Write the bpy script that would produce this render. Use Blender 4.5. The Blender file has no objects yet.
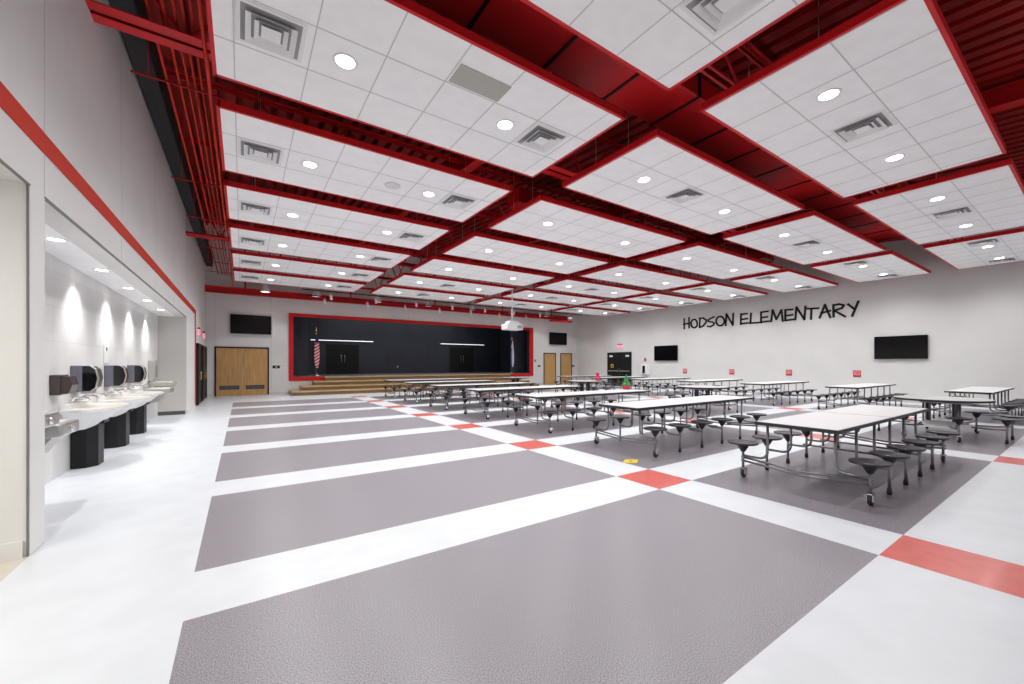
import bpy, bmesh, math, random
from mathutils import Vector, Matrix
random.seed(7)
C = bpy.context.scene.collection
PI = math.pi

# ------------------------------------------------------------------ materials
def mat(name, col, rough=.5, metal=0., emit=None, estr=0., noise=0., nscale=40., coat=0., bump=0., bscale=60., spec=None, col2=None):
    m = bpy.data.materials.new(name); m.use_nodes = True
    nt = m.node_tree; b = nt.nodes['Principled BSDF']
    b.inputs['Base Color'].default_value = (*col, 1)
    b.inputs['Roughness'].default_value = rough
    b.inputs['Metallic'].default_value = metal
    if coat: b.inputs['Coat Weight'].default_value = coat; b.inputs['Coat Roughness'].default_value = .12
    if spec is not None: b.inputs['Specular IOR Level'].default_value = spec
    if emit:
        b.inputs['Emission Color'].default_value = (*emit, 1); b.inputs['Emission Strength'].default_value = estr
    if noise or bump:
        tc = nt.nodes.new('ShaderNodeTexCoord')
        nz = nt.nodes.new('ShaderNodeTexNoise'); nz.inputs['Scale'].default_value = nscale; nz.inputs['Detail'].default_value = 3
        nt.links.new(tc.outputs['Object'], nz.inputs['Vector'])
    if noise:
        mx = nt.nodes.new('ShaderNodeMix'); mx.data_type = 'RGBA'
        c2 = col2 or tuple(c*(1-noise) for c in col)
        mx.inputs[6].default_value = (*col, 1); mx.inputs[7].default_value = (*c2, 1)
        cr = nt.nodes.new('ShaderNodeMapRange'); cr.inputs[1].default_value = .38; cr.inputs[2].default_value = .62
        nt.links.new(nz.outputs['Fac'], cr.inputs[0]); nt.links.new(cr.outputs[0], mx.inputs[0])
        nt.links.new(mx.outputs[2], b.inputs['Base Color'])
    if bump:
        n2 = nt.nodes.new('ShaderNodeTexNoise'); n2.inputs['Scale'].default_value = bscale
        nt.links.new(tc.outputs['Object'], n2.inputs['Vector'])
        bp = nt.nodes.new('ShaderNodeBump'); bp.inputs['Strength'].default_value = bump; bp.inputs['Distance'].default_value = .01
        nt.links.new(n2.outputs['Fac'], bp.inputs['Height']); nt.links.new(bp.outputs[0], b.inputs['Normal'])
    return m

M = {}
M['floor_white'] = mat('white_floor_tile', (.64,.66,.69), .34, noise=.05, nscale=3)
M['mat_grey'] = mat('grey_woven_vinyl', (.38,.35,.385), .34, noise=.7, nscale=165)
M['mat_dark'] = mat('grey_plank_vinyl', (.25,.225,.25), .28, noise=.3, nscale=60, spec=.35)
M['floor_red'] = mat('red_floor_tile', (.62,.12,.1), .3, noise=.12, nscale=9, coat=.15)
M['floor_tan'] = mat('tan_floor_tile', (.55,.5,.42), .4, noise=.08, nscale=6)
M['wall'] = mat('painted_wall', (.7,.685,.675), .75, noise=.03, nscale=1.2)
M['wall_cream'] = mat('cream_wall', (.78,.77,.75), .75, noise=.03, nscale=1.2)
M['wall_grey'] = mat('grey_wall', (.58,.56,.53), .75, noise=.03, nscale=1.2)
M['seam'] = mat('wall_seam', (.52,.5,.49), .8)
M['red'] = mat('red_paint', (.6,.01,.014), .5, spec=.3, noise=.12, nscale=2)
M['red_bright'] = mat('red_trim_paint', (.55,.03,.01), .6, spec=.25)
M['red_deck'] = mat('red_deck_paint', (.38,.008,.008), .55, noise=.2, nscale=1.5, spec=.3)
M['tile'] = mat('acoustic_tile', (.92,.92,.92), .85, noise=.03, nscale=5, bump=.1, bscale=300)
M['grid'] = mat('ceiling_grid_metal', (.56,.55,.55), .5)
M['vent'] = mat('vent_white_metal', (.8,.8,.8), .5)
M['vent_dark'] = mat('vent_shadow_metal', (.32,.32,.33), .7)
M['dark'] = mat('dark_void', (.02,.02,.022), .8)
M['black'] = mat('black_paint', (.012,.012,.013), .45, spec=.25)
M['black_gloss'] = mat('black_gloss', (.008,.008,.01), .08)
M['screen'] = mat('screen_glass', (.004,.004,.005), .12, spec=.2)
M['stage_black'] = mat('navy_black_paint', (.026,.03,.046), .38, noise=.2, nscale=.8)
M['curtain'] = mat('black_curtain', (.03,.034,.05), .7, noise=.2, nscale=4)
M['stage_floor'] = mat('stage_floor_paint', (.22,.22,.25), .3)
M['laminate'] = mat('light_laminate', (.7,.69,.69), .3, noise=.03, nscale=8)
M['laminate_grey'] = mat('grey_laminate', (.52,.51,.5), .3, noise=.04, nscale=8)
M['edge'] = mat('black_edge_band', (.018,.018,.02), .5)
M['seat'] = mat('black_seat_plastic', (.02,.018,.028), .3)
M['hub'] = mat('black_hub_plastic', (.012,.012,.014), .45)
M['tube'] = mat('silver_grey_tube', (.27,.27,.285), .32, metal=.75)
M['caster'] = mat('caster_rubber', (.02,.02,.02), .5)
M['chrome'] = mat('chrome', (.75,.75,.77), .14, metal=1)
M['steel'] = mat('brushed_steel', (.6,.59,.57), .3, metal=.9, noise=.1, nscale=12)
M['solid'] = mat('white_solid_surface', (.74,.72,.69), .3, noise=.08, nscale=60)
M['bowl'] = mat('beige_bowl', (.66,.6,.5), .3)
M['grey_plastic'] = mat('grey_plastic', (.16,.16,.2), .35)
M['brown_plastic'] = mat('dark_brown_plastic', (.045,.03,.028), .25)
M['white'] = mat('white_plastic', (.8,.8,.8), .4)
M['lens'] = mat('lamp_lens', (1,1,1), .4, emit=(1,.98,.95), estr=9)
M['lens_bar'] = mat('light_bar_lens', (1,1,1), .4, emit=(.95,.97,1), estr=1.1)
M['exit_red'] = mat('exit_red_glow', (.8,.05,.1), .4, emit=(1,.08,.2), estr=1.6)
M['exit_body'] = mat('exit_sign_face', (.8,.45,.5), .4, emit=(1,.25,.38), estr=.45)
M['sign_red'] = mat('sign_red', (.5,.02,.02), .4)
M['yellow'] = mat('yellow_vinyl', (.75,.5,.03), .5)
M['gold'] = mat('gold_metal', (.75,.55,.15), .25, metal=1)
M['green'] = mat('green_foliage', (.03,.3,.06), .6, noise=.5, nscale=30)
M['pink_red'] = mat('crimson_paper', (.55,.03,.09), .5)
M['glassblue'] = mat('door_vent_glass', (.1,.13,.19), .2)
M['flag_blue'] = mat('flag_blue', (.01,.02,.12), .7)
M['flag_white'] = mat('flag_white', (.75,.75,.8), .7)
M['flag_lightblue'] = mat('flag_light_blue', (.1,.2,.6), .7)

def wood(name, c1, c2, rough=.4, axis='z', sc=3.):
    m = bpy.data.materials.new(name); m.use_nodes = True; nt = m.node_tree; b = nt.nodes['Principled BSDF']
    tc = nt.nodes.new('ShaderNodeTexCoord'); mp = nt.nodes.new('ShaderNodeMapping')
    s = {'z': (9*sc,9*sc,.6*sc), 'x': (.6*sc,9*sc,9*sc)}[axis]; mp.inputs['Scale'].default_value = s
    nz = nt.nodes.new('ShaderNodeTexNoise'); nz.inputs['Scale'].default_value = 1; nz.inputs['Detail'].default_value = 4
    cr = nt.nodes.new('ShaderNodeValToRGB')
    cr.color_ramp.elements[0].position = .3; cr.color_ramp.elements[0].color = (*c1,1)
    cr.color_ramp.elements[1].position = .7; cr.color_ramp.elements[1].color = (*c2,1)
    nt.links.new(tc.outputs['Object'], mp.inputs[0]); nt.links.new(mp.outputs[0], nz.inputs['Vector'])
    nt.links.new(nz.outputs['Fac'], cr.inputs[0]); nt.links.new(cr.outputs[0], b.inputs['Base Color'])
    b.inputs['Roughness'].default_value = rough
    return m
M['door_wood'] = wood('oak_veneer', (.44,.23,.07), (.6,.36,.14), .5)
M['step_wood'] = wood('maple_steps', (.42,.27,.13), (.58,.42,.24), .35, 'x', 2)
M['step_nose'] = wood('step_nosing', (.15,.09,.04), (.24,.15,.07), .35, 'x', 2)

def blocks(name):   # large ground-face wall tiles in the niche
    m = bpy.data.materials.new(name); m.use_nodes = True; nt = m.node_tree; b = nt.nodes['Principled BSDF']
    tc = nt.nodes.new('ShaderNodeTexCoord'); sp = nt.nodes.new('ShaderNodeSeparateXYZ'); cb = nt.nodes.new('ShaderNodeCombineXYZ')
    nt.links.new(tc.outputs['Object'], sp.inputs[0]); nt.links.new(sp.outputs[1], cb.inputs[0]); nt.links.new(sp.outputs[2], cb.inputs[1])
    br = nt.nodes.new('ShaderNodeTexBrick')
    br.inputs['Color1'].default_value = (.7,.69,.68,1); br.inputs['Color2'].default_value = (.64,.63,.62,1); br.inputs['Mortar'].default_value = (.52,.51,.5,1)
    br.inputs['Scale'].default_value = 1; br.inputs['Mortar Size'].default_value = .004; br.inputs['Brick Width'].default_value = .9; br.inputs['Row Height'].default_value = .45
    nt.links.new(cb.outputs[0], br.inputs['Vector']); nt.links.new(br.outputs[0], b.inputs['Base Color'])
    b.inputs['Roughness'].default_value = .45
    return m
M['blocks'] = blocks('niche_wall_tile')

def flag_mat(name):
    m = bpy.data.materials.new(name); m.use_nodes = True; nt = m.node_tree; b = nt.nodes['Principled BSDF']
    tc = nt.nodes.new('ShaderNodeTexCoord'); mp = nt.nodes.new('ShaderNodeMapping'); mp.inputs['Rotation'].default_value = (0, .6, 0)
    wv = nt.nodes.new('ShaderNodeTexWave'); wv.inputs['Scale'].default_value = 2.2; wv.bands_direction = 'Z'; wv.inputs['Distortion'].default_value = .6
    cr = nt.nodes.new('ShaderNodeValToRGB'); cr.color_ramp.interpolation = 'CONSTANT'
    cr.color_ramp.elements[0].color = (.6,.03,.03,1); cr.color_ramp.elements[1].position = .62; cr.color_ramp.elements[1].color = (.75,.7,.7,1)
    nt.links.new(tc.outputs['Object'], mp.inputs[0]); nt.links.new(mp.outputs[0], wv.inputs['Vector'])
    nt.links.new(wv.outputs['Fac'], cr.inputs[0]); nt.links.new(cr.outputs[0], b.inputs['Base Color']); b.inputs['Roughness'].default_value = .7
    return m
M['flag_stripes'] = flag_mat('flag_stripes')

# ------------------------------------------------------------------ mesh builder
class MB:
    def __init__(s): s.v = []; s.f = []; s.mi = []; s.sm = []
    def add(s, vs, fs, mi=0, smooth=False):
        o = len(s.v); s.v += [tuple(v) for v in vs]
        for f in fs: s.f.append(tuple(i+o for i in f)); s.mi.append(mi); s.sm.append(smooth)
        return s
    def box(s, x0, x1, y0, y1, z0, z1, mi=0):
        vs = [(x0,y0,z0),(x1,y0,z0),(x1,y1,z0),(x0,y1,z0),(x0,y0,z1),(x1,y0,z1),(x1,y1,z1),(x0,y1,z1)]
        return s.add(vs, [(0,3,2,1),(4,5,6,7),(0,1,5,4),(1,2,6,5),(2,3,7,6),(3,0,4,7)], mi)
    def bbox(s, x0, x1, y0, y1, z0, z1, r=.01, mi=0):   # box with chamfered vertical and top edges
        bm = bmesh.new(); bmesh.ops.create_cube(bm, size=1)
        for v in bm.verts: v.co = Vector(((x0+x1)/2+v.co.x*(x1-x0), (y0+y1)/2+v.co.y*(y1-y0), (z0+z1)/2+v.co.z*(z1-z0)))
        bmesh.ops.bevel(bm, geom=list(bm.edges), offset=r, segments=2, affect='EDGES', profile=.5)
        bm.verts.index_update()
        s.add([v.co[:] for v in bm.verts], [[v.index for v in f.verts] for f in bm.faces], mi); bm.free(); return s
    def prism(s, poly, a, b, axis='z', mi=0):
        n = len(poly)
        def p(q, w): return {'z': (q[0],q[1],w), 'y': (q[0],w,q[1]), 'x': (w,q[0],q[1])}[axis]
        vs = [p(q,a) for q in poly]+[p(q,b) for q in poly]
        fs = [tuple(range(n))[::-1], tuple(range(n,2*n))]+[(i,(i+1)%n,n+(i+1)%n,n+i) for i in range(n)]
        return s.add(vs, fs, mi)
    def lathe(s, prof, c=(0,0,0), n=16, mi=0, smooth=True, sq=1.0, axis='z'):
        # prof: list of (r,z); sq<1 squares the section off (superellipse)
        vs = []
        for r, z in prof:
            for i in range(n):
                a = 2*PI*i/n; ca, sa = math.cos(a), math.sin(a)
                x = r*math.copysign(abs(ca)**sq, ca); y = r*math.copysign(abs(sa)**sq, sa)
                q = {'z': (x,y,z), 'x': (z,x,y), 'y': (x,z,y)}[axis]
                vs.append((c[0]+q[0], c[1]+q[1], c[2]+q[2]))
        fs = []; m = len(prof)
        for k in range(m-1):
            for i in range(n):
                j = (i+1) % n; fs.append((k*n+i, k*n+j, (k+1)*n+j, (k+1)*n+i))
        fs.append(tuple(range(n))[::-1]); fs.append(tuple(range((m-1)*n, m*n)))
        s.add(vs, fs[:-2], mi, smooth); o = len(s.v)-len(vs)
        for f in fs[-2:]: s.f.append(tuple(i+o for i in f)); s.mi.append(mi); s.sm.append(False)
        return s
    def tube(s, pts, r, n=8, mi=0, flat=None):
        pts = [Vector(p) for p in pts]; vs = []; m = len(pts); up = None
        for k, p in enumerate(pts):
            d = (pts[min(k+1,m-1)]-pts[max(k-1,0)]).normalized()
            if up is None: up = Vector((0,0,1)) if abs(d.z) < .9 else Vector((1,0,0))
            a = d.cross(up).normalized(); b = a.cross(d).normalized(); up = b
            for i in range(n):
                t = 2*PI*i/n; vs.append(tuple(p + a*math.cos(t)*r + b*math.sin(t)*r*(flat or 1)))
        fs = [tuple(range(n))[::-1], tuple(range((m-1)*n, m*n))]
        for k in range(m-1):
            for i in range(n):
                j = (i+1) % n; fs.append((k*n+i, k*n+j, (k+1)*n+j, (k+1)*n+i))
        return s.add(vs, fs, mi, True)
    def build(s, name, mats, parent=None, loc=None):
        me = bpy.data.meshes.new(name); me.from_pydata(s.v, [], s.f)
        if not isinstance(mats, (list, tuple)): mats = [mats]
        for m in mats: me.materials.append(M[m] if isinstance(m, str) else m)
        me.polygons.foreach_set('material_index', s.mi); me.polygons.foreach_set('use_smooth', s.sm)
        bm = bmesh.new(); bm.from_mesh(me); bmesh.ops.recalc_face_normals(bm, faces=bm.faces); bm.to_mesh(me); bm.free()
        me.update()
        o = bpy.data.objects.new(name, me); C.objects.link(o)
        if parent: o.parent = parent
        if loc: o.location = loc
        return o

def rnd(p0, p1, p2, r, n=5):   # rounded corner at p1
    p0, p1, p2 = map(Vector, (p0,p1,p2)); a = p1+(p0-p1).normalized()*r; b = p1+(p2-p1).normalized()*r
    return [tuple((1-t)**2*a+2*t*(1-t)*p1+t*t*b) for t in [i/n for i in range(n+1)]]

def tag(o, label=None, cat=None, group=None, kind=None):
    if label: o['label'] = label
    if cat: o['category'] = cat
    if group: o['group'] = group
    if kind: o['kind'] = kind
    return o
def thing(name, label, cat, loc=(0,0,0), rz=0, group=None):
    o = bpy.data.objects.new(name, None); C.objects.link(o); o.empty_display_size = .1
    o.location = loc; o.rotation_euler = (0,0,rz); return tag(o, label, cat, group)
def struct(name, mb, mats): return tag(mb.build(name, mats), kind='structure')
KIDS = {}
def kids(o):
    return [c for c in bpy.data.objects if c.parent is o]
def snapshot(root):   # tree of (object, children)
    return (root, [snapshot(c) for c in kids(root)])
def copy_tree(tree, parent=None, loc=None, rz=None, label=None, group=None):
    src, ch = tree; c = src.copy(); C.objects.link(c)
    if parent is not None: c.parent = parent
    if loc is not None: c.location = loc
    if rz is not None: c.rotation_euler = (0,0,rz)
    if label: c['label'] = label
    if group: c['group'] = group
    for t in ch: copy_tree(t, c)
    return c

# ------------------------------------------------------------------ room dimensions (metres)
XL, XR, YB, YN = -1.38, 21.7, 23.2, -4.0
XN = -2.03            # back of the drinking fountain niche
P0, DP, MW = 1.016, 2.667, 2.0
ZC = 4.85             # underside of the ceiling panels
def deck_z(y): return 6.05+.08*y

# ---- floor: one slab cut along the pattern
xs_mat = [(-.285,4.154),(4.821,9.6),(10.267,15.05),(15.717,20.5)]
xstrips = [(4.154,4.821),(9.6,10.267),(15.05,15.717)]
yrows = [(P0+DP*k, P0+DP*k+MW) for k in range(7)]
ystrips = [(P0+DP*k+MW, P0+DP*(k+1)) for k in range(7)]
bx = sorted({-4.0, XN, XL, XR}|{a for p in xs_mat for a in p})
by = sorted({YN, 0.0, 4.72, 5.01, 15.45, YB}|{a for p in yrows+ystrips for a in p})
fl = MB()
for i in range(len(bx)-1):
    for j in range(len(by)-1):
        x0,x1,y0,y1 = bx[i],bx[i+1],by[j],by[j+1]; cx,cy = (x0+x1)/2,(y0+y1)/2
        if cx < XL:
            if cy < 4.72: mi = 4
            elif cx > XN and 5.01 < cy < 15.45: mi = 0
            else: continue
        else:
            inx = next((k for k,p in enumerate(xs_mat) if p[0]<cx<p[1]), None)
            sx = any(p[0]<cx<p[1] for p in xstrips); iny = any(p[0]<cy<p[1] for p in yrows); sy = any(p[0]<cy<p[1] for p in ystrips)
            mi = 0
            if inx is not None and iny: mi = 1 if inx == 0 else 2
            elif sx and (sy or cy < P0): mi = 3
        fl.box(x0,x1,y0,y1,-.05,0,mi)
struct('floor', fl, ['floor_white','mat_grey','mat_dark','floor_red','floor_tan'])

# ---- left wall with the two openings
ZO = 2.905; H = 8.2
w = MB()
w.box(XL-.25,XL,YN,YB,ZO,H)                       # above the openings
w.box(XN-.2,XL,4.72,5.01,0,ZO)                    # pilaster
w.box(XN-.2,XL,15.45,YB,0,ZO)
w.box(XL-.02,XL+.0,YN,.6,0,ZO)
for y in (.9, 3.4, 5.0, 7.6, 10.2, 12.8, 15.45): w.box(XL-.002,XL+.0015,y-.004,y+.004,ZO+.02,H,1)
w.box(XL-.002,XL+.002,4.735,5.0,.0,.004,1)
struct('wall_left', w, ['wall','seam'])
w = MB(); w.box(XN-.2,XN,5.01,15.45,0,ZO+.2); struct('wall_niche', w, 'blocks')
w = MB(); w.box(XN-.18,XL-.25,5.01,15.45,ZO,ZO+.18); struct('ceiling_niche', w, 'tile')
w = MB(); w.box(XN+.001,XL-.03,15.434,15.449,0,.11); struct('baseboard_niche', w, mat('dark_base',(.09,.085,.085),.5))
w = MB(); w.box(XN+.001,XL-.002,15.44,15.4499,.11,ZO); struct('wall_niche_end', w, 'wall_grey')
# side corridor
w = MB(); w.box(-4.2,XL-.012,4.712,4.9,0,ZO-.001); w.box(-4.2,-4.0,YN,4.712,0,ZO); struct('wall_corridor', w, 'wall_cream')
w = MB(); w.box(-4.2,XL-.25,YN,4.72,ZO-.0,ZO+.1); struct('ceiling_corridor', w, 'wall_cream')
w = MB(); w.box(-4.0,XL-.03,4.69,4.711,0,.13); struct('baseboard_corridor', w, 'wall_cream')
w = MB(); w.box(XL-.012,XL-.003,4.7,4.728,0,ZO+.01); w.box(XL-.012,XL+.003,.6,4.728,ZO-.008,ZO+.008); w.box(XL-.02,XL+.003,5.0,15.46,ZO-.008,ZO+.008)
struct('trim_1', w, mat('bronze_edge',(.18,.17,.15),.5))
# red band
w = MB(); w.box(XL,XL+.012,YN,18.12,3.268,3.432); w.box(XL,XL+.012,17.98,18.3,0,3.432); struct('trim_2', w, 'red_bright')
w = MB(); w.box(XL,XL+.02,15.5,17.9,0,.1); struct('baseboard_left', w, 'wall')

# ---- right wall, back wall, deck
w = MB(); w.box(XR,XR+.2,YN,YB+.2,0,H)
struct('wall_right', w, ['wall'])
w = MB(); w.box(XR-.012,XR,YN,YB,0,.1); struct('baseboard_right', w, 'wall_grey')
SX0,SX1,SZ0,SZ1 = 2.16,17.08,.85,3.93
w = MB(); w.box(XL-.3,SX0,YB,YB+.2,0,H); w.box(SX1,XR,YB,YB+.2,0,H); w.box(SX0,SX1,YB,YB+.2,SZ1,H); w.box(SX0,SX1,YB,YB+.2,0,SZ0)
for x in (-1.05, 1.2, 8.2, 14.6): w.box(x-.008,x+.008,YB-.002,YB,4.1 if x>2 else 0,5.2,1)
w.box(XL,SX0-.2,YB-.002,YB,1.42,1.432,1)
struct('wall_back', w, ['wall','seam'])
w = MB(); w.box(XL,-1.08,YB-.012,YB,0,.1); w.box(1.13,SX0-.2,YB-.012,YB,0,.1); w.box(17.5,18.3,YB-.012,YB,0,.1); struct('baseboard_back', w, 'wall_grey')

pts = []; x = XL-.1; pitch = .3
while x < XR+.2:
    pts += [(x,0),(x+.18,0),(x+.19,.18),(x+.29,.18)]; x += pitch
vs = []; fs = []
for (px,pz) in pts: vs += [(px,YN,deck_z(YN)+pz),(px,YB+.2,deck_z(YB)+pz)]
for i in range(len(pts)-1): fs.append((2*i,2*i+2,2*i+3,2*i+1))
o = len(vs); vs += [(v[0],v[1],v[2]+.2) for v in vs[:2]]+[(v[0],v[1],v[2]+.2) for v in vs[o-2:o]]
w = MB(); w.add(vs, fs); w.add([(XL-.3,YN,deck_z(YN)+.2),(XR+.2,YN,deck_z(YN)+.2),(XR+.2,YB+.2,deck_z(YB)+.2),(XL-.3,YB+.2,deck_z(YB)+.2)],[(0,1,2,3)])
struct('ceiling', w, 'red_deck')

# ---- stage box
w = MB(); w.box(SX0-.6,SX1+.6,YB+.2,28.2,SZ0-.2,SZ0); w.box(SX0,SX1,YB,YB+.2,SZ0-.02,SZ0+.004); struct('floor_stage', w, 'stage_floor')
w = MB(); w.box(SX0-.6,SX1+.6,28,28.2,SZ0,5.4)
for x in (2.9,5.2,8.4,11.4,14.6): w.box(x-.006,x+.006,27.995,28,SZ0,5.4,1)
struct('wall_stage_back', w, ['stage_black','dark'])
w = MB(); w.box(SX0-.8,SX0-.6,YB+.2,28.2,SZ0,5.4); struct('wall_stage_left', w, 'stage_black')
w = MB(); w.box(SX1+.6,SX1+.8,YB+.2,28.2,SZ0,5.4); struct('wall_stage_right', w, 'stage_black')
w = MB(); w.box(SX0-.8,SX1+.8,YB+.2,28.2,5.4,5.5); struct('ceiling_stage', w, 'stage_black')
# red proscenium frame
w = MB(); fx0,fx1,fz0,fz1 = 1.96,17.4,.645,4.09; y0,y1 = YB-.05,YB
w.box(fx0,SX0+.01,y0,YB,fz0,fz1); w.box(SX1-.01,fx1,y0,YB,fz0,fz1); w.box(SX0+.01,SX1-.01,y0,YB,SZ1-.01,fz1); w.box(SX0,SX0+.01,YB+.001,YB+.2,SZ0,SZ1,1); w.box(SX1-.01,SX1,YB+.001,YB+.2,SZ0,SZ1,1); w.box(SX0,SX1,YB+.001,YB+.2,SZ1-.01,SZ1,1)
w.box(SX0+.01,3.7,y0,y1,fz0,SZ0); w.box(14.9,SX1-.01,y0,y1,fz0,SZ0)
struct('trim_3', w, ['red','dark'])

# ---- stage steps (four treads that grow wider towards the floor)
t = thing('stage_steps', 'wide maple wood steps of four risers climbing to the black stage', 'steps', (2.0,21.45,0))
for k,(xl,xr,yf) in enumerate([(-.03,14.6,0),(.46,14.1,.42),(1.05,13.6,.84),(1.6,13.1,1.26)]):
    s = MB(); s.box(xl,xr,yf,1.69,.213*k,.213*k+.15); s.box(xl-.03,xr+.03,yf-.04,1.69,.213*k+.15,.213*(k+1),1)
    s.build('step', ['step_nose','step_wood'], t)

# ------------------------------------------------------------------ ceiling panels
S = .905
cols = [(-.26,4.335,-.07),(5.06,10.08,5.095),(10.7,15.76,10.78),(16.4,21.05,16.6)]
rows = [(3.06*k+1.04)*S for k in range(7)]
RD = 2.29*S; TP = .69
ordn = ['nearest','second','third','fourth','fifth','sixth','farthest']
coln = ['leftmost column','second column from the left','third column from the left','rightmost column']
pn = ['nearest','second nearest','third nearest','middle','third farthest','second farthest','farthest']
cn4 = ['leftmost','second','third','rightmost']
def place_word(c, r): return '%s panel of the %s ceiling column' % (pn[r], cn4[c])
for c,(x0,x1,xt) in enumerate(cols):
    for r,y0 in enumerate(rows):
        y1 = y0+RD
        t = thing('ceiling_panel', 'suspended white tile panel in red frame, %s' % place_word(c,r), 'ceiling panel', (x0,y0,ZC), 0, 'suspended ceiling panels in the %s' % coln[c])
        W_,D_ = x1-x0, y1-y0
        MB().box(.02,W_-.02,.02,D_-.02,.004,.028).box(.021,W_-.021,.021,D_-.021,.028,.034,1).build('tile_field', ['tile','dark'], t)  # unseen dark top sheet added to keep the roof void dim
        g = MB()
        q = xt-x0
        while q < W_-.03:
            if q > .03: g.box(q-.006,q+.006,.02,D_-.02,.001,.006)
            q += TP
        for k in (1,2): g.box(.02,W_-.02,TP*k-.006,TP*k+.006,.001,.006)
        g.build('grid_bars', 'grid', t)
        fr = MB(); b = .02
        fh = .095; fr.box(0,W_,-b,b,0,fh); fr.box(0,W_,D_-b,D_+b,0,fh); fr.box(-b,b,-b,D_+b,0,fh); fr.box(W_-b,W_+b,-b,D_+b,0,fh)
        fr.build('frame', 'red', t)
        hr = MB(); top = deck_z(y0)-ZC
        for hx in (.5,W_-.5):
            for hy in (.95,D_-.35): hr.tube([(hx,hy,.03),(hx,hy,top)], .005, 6)
        hr.build('hanger_rods', 'steel', t)

# downlights
def make_downlight():
    t = thing('ceiling_light', 'x', 'ceiling light')
    MB().lathe([(.085,.0),(.1,-.004),(.125,-.008),(.13,0)], n=24).build('trim_ring', 'white', t)
    MB().lathe([(.001,-.007),(.1,-.007),(.1,.0)], n=24).build('lens', 'lens', t)
    ld = bpy.data.lights.new('downlight_lamp','SPOT'); ld.energy = 195; ld.spot_size = math.radians(152); ld.spot_blend = 1; ld.shadow_soft_size = .045; ld.color = (.98,1,1)
    lo = bpy.data.objects.new('downlight_lamp', ld); C.objects.link(lo); lo.parent = t; lo.location = (0,0,-.03)
    return t
lx = [(.95,3.06),(6.06,8.8),(11.7,14.55),(17.65,19.86)]
dl = make_downlight(); tree = None; first = True
side = ['left','right']
for c in range(4):
    for r in range(7):
        for k in range(2):
            lab = 'round lit downlight, %s one in the %s' % (side[k], place_word(c,r))
            loc = (lx[c][k], rows[r]+RD/2-.02, ZC+.001)
            if first: dl.location = loc; dl['label'] = lab; dl['group'] = 'downlights in the ceiling panels'; tree = snapshot(dl); first = False
            else: copy_tree(tree, None, loc, None, lab)

# square diffusers
def make_vent(s=.27):
    t = thing('ceiling_vent', 'x', 'ceiling vent')
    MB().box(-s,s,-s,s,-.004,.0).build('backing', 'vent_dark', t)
    f = MB()
    def ring(a,b,za,zb):
        for (p,q) in (((-1,-1),(1,-1)),((1,-1),(1,1)),((1,1),(-1,1)),((-1,1),(-1,-1))):
            f.add([(p[0]*a,p[1]*a,za),(q[0]*a,q[1]*a,za),(q[0]*b,q[1]*b,zb),(p[0]*b,p[1]*b,zb)], [(0,1,2,3)])
            f.add([(p[0]*a,p[1]*a,za+.004),(q[0]*a,q[1]*a,za+.004),(q[0]*b,q[1]*b,zb+.004),(p[0]*b,p[1]*b,zb+.004)], [(0,1,2,3)])
    ring(s+.03,s-.01,-.004,-.008); ring(s-.05,s-.1,-.045,-.012)
    f.build('outer_ring', 'vent', t)
    f = MB(); ring(s-.125,s-.165,-.045,-.015); f.build('inner_ring', 'vent', t)
    MB().box(-s+.185,s-.185,-s+.185,s-.185,-.034,-.03).build('center_plate', 'vent', t)
    return t
vt = make_vent(); vtree = None
vents = []
for r in range(7):
    vents += [(0,r,.245,'left'),(0,r,3.7,'right')]
for r in (0,1,5,6): vents.append((1,r,7.3,'central'))
for r in (0,1,4,5,6): vents.append((2,r,13.05,'central'))
for r in range(7): vents += [(3,r,16.9,'left'),(3,r,20.4,'right')]
for i,(c,r,x,sd) in enumerate(vents):
    lab = 'square white air diffuser, %s one in the %s' % (sd, place_word(c,r)) if sd != 'central' else 'square air diffuser between the lights, %s' % place_word(c,r)
    loc = (x, rows[r]+RD/2-.02, ZC+.002)
    if i == 0: vt.location = loc; vt['label'] = lab; vt['group'] = 'square air diffusers in the ceiling panels'; vtree = snapshot(vt)
    else: copy_tree(vtree, None, loc, None, lab)
o = MB().box(0,.68,0,.33,-.004,0).build('access_panel', mat('greige_panel',(.42,.42,.38),.7), None, (2.03,rows[1]+TP-.34-.02,ZC+.002)); tag(o,'flat grey rectangle panel set in the second ceiling panel, leftmost column','access panel')
o = MB().lathe([(.14,0),(.14,-.01),(.12,-.014),(.001,-.014)], n=24).build('ceiling_speaker', mat('speaker_grille',(.7,.7,.7),.6), None, (2.35,rows[2]+RD/2,ZC+.002)); tag(o,'flat round grey speaker grille in the third ceiling panel, leftmost column','speaker')

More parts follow.
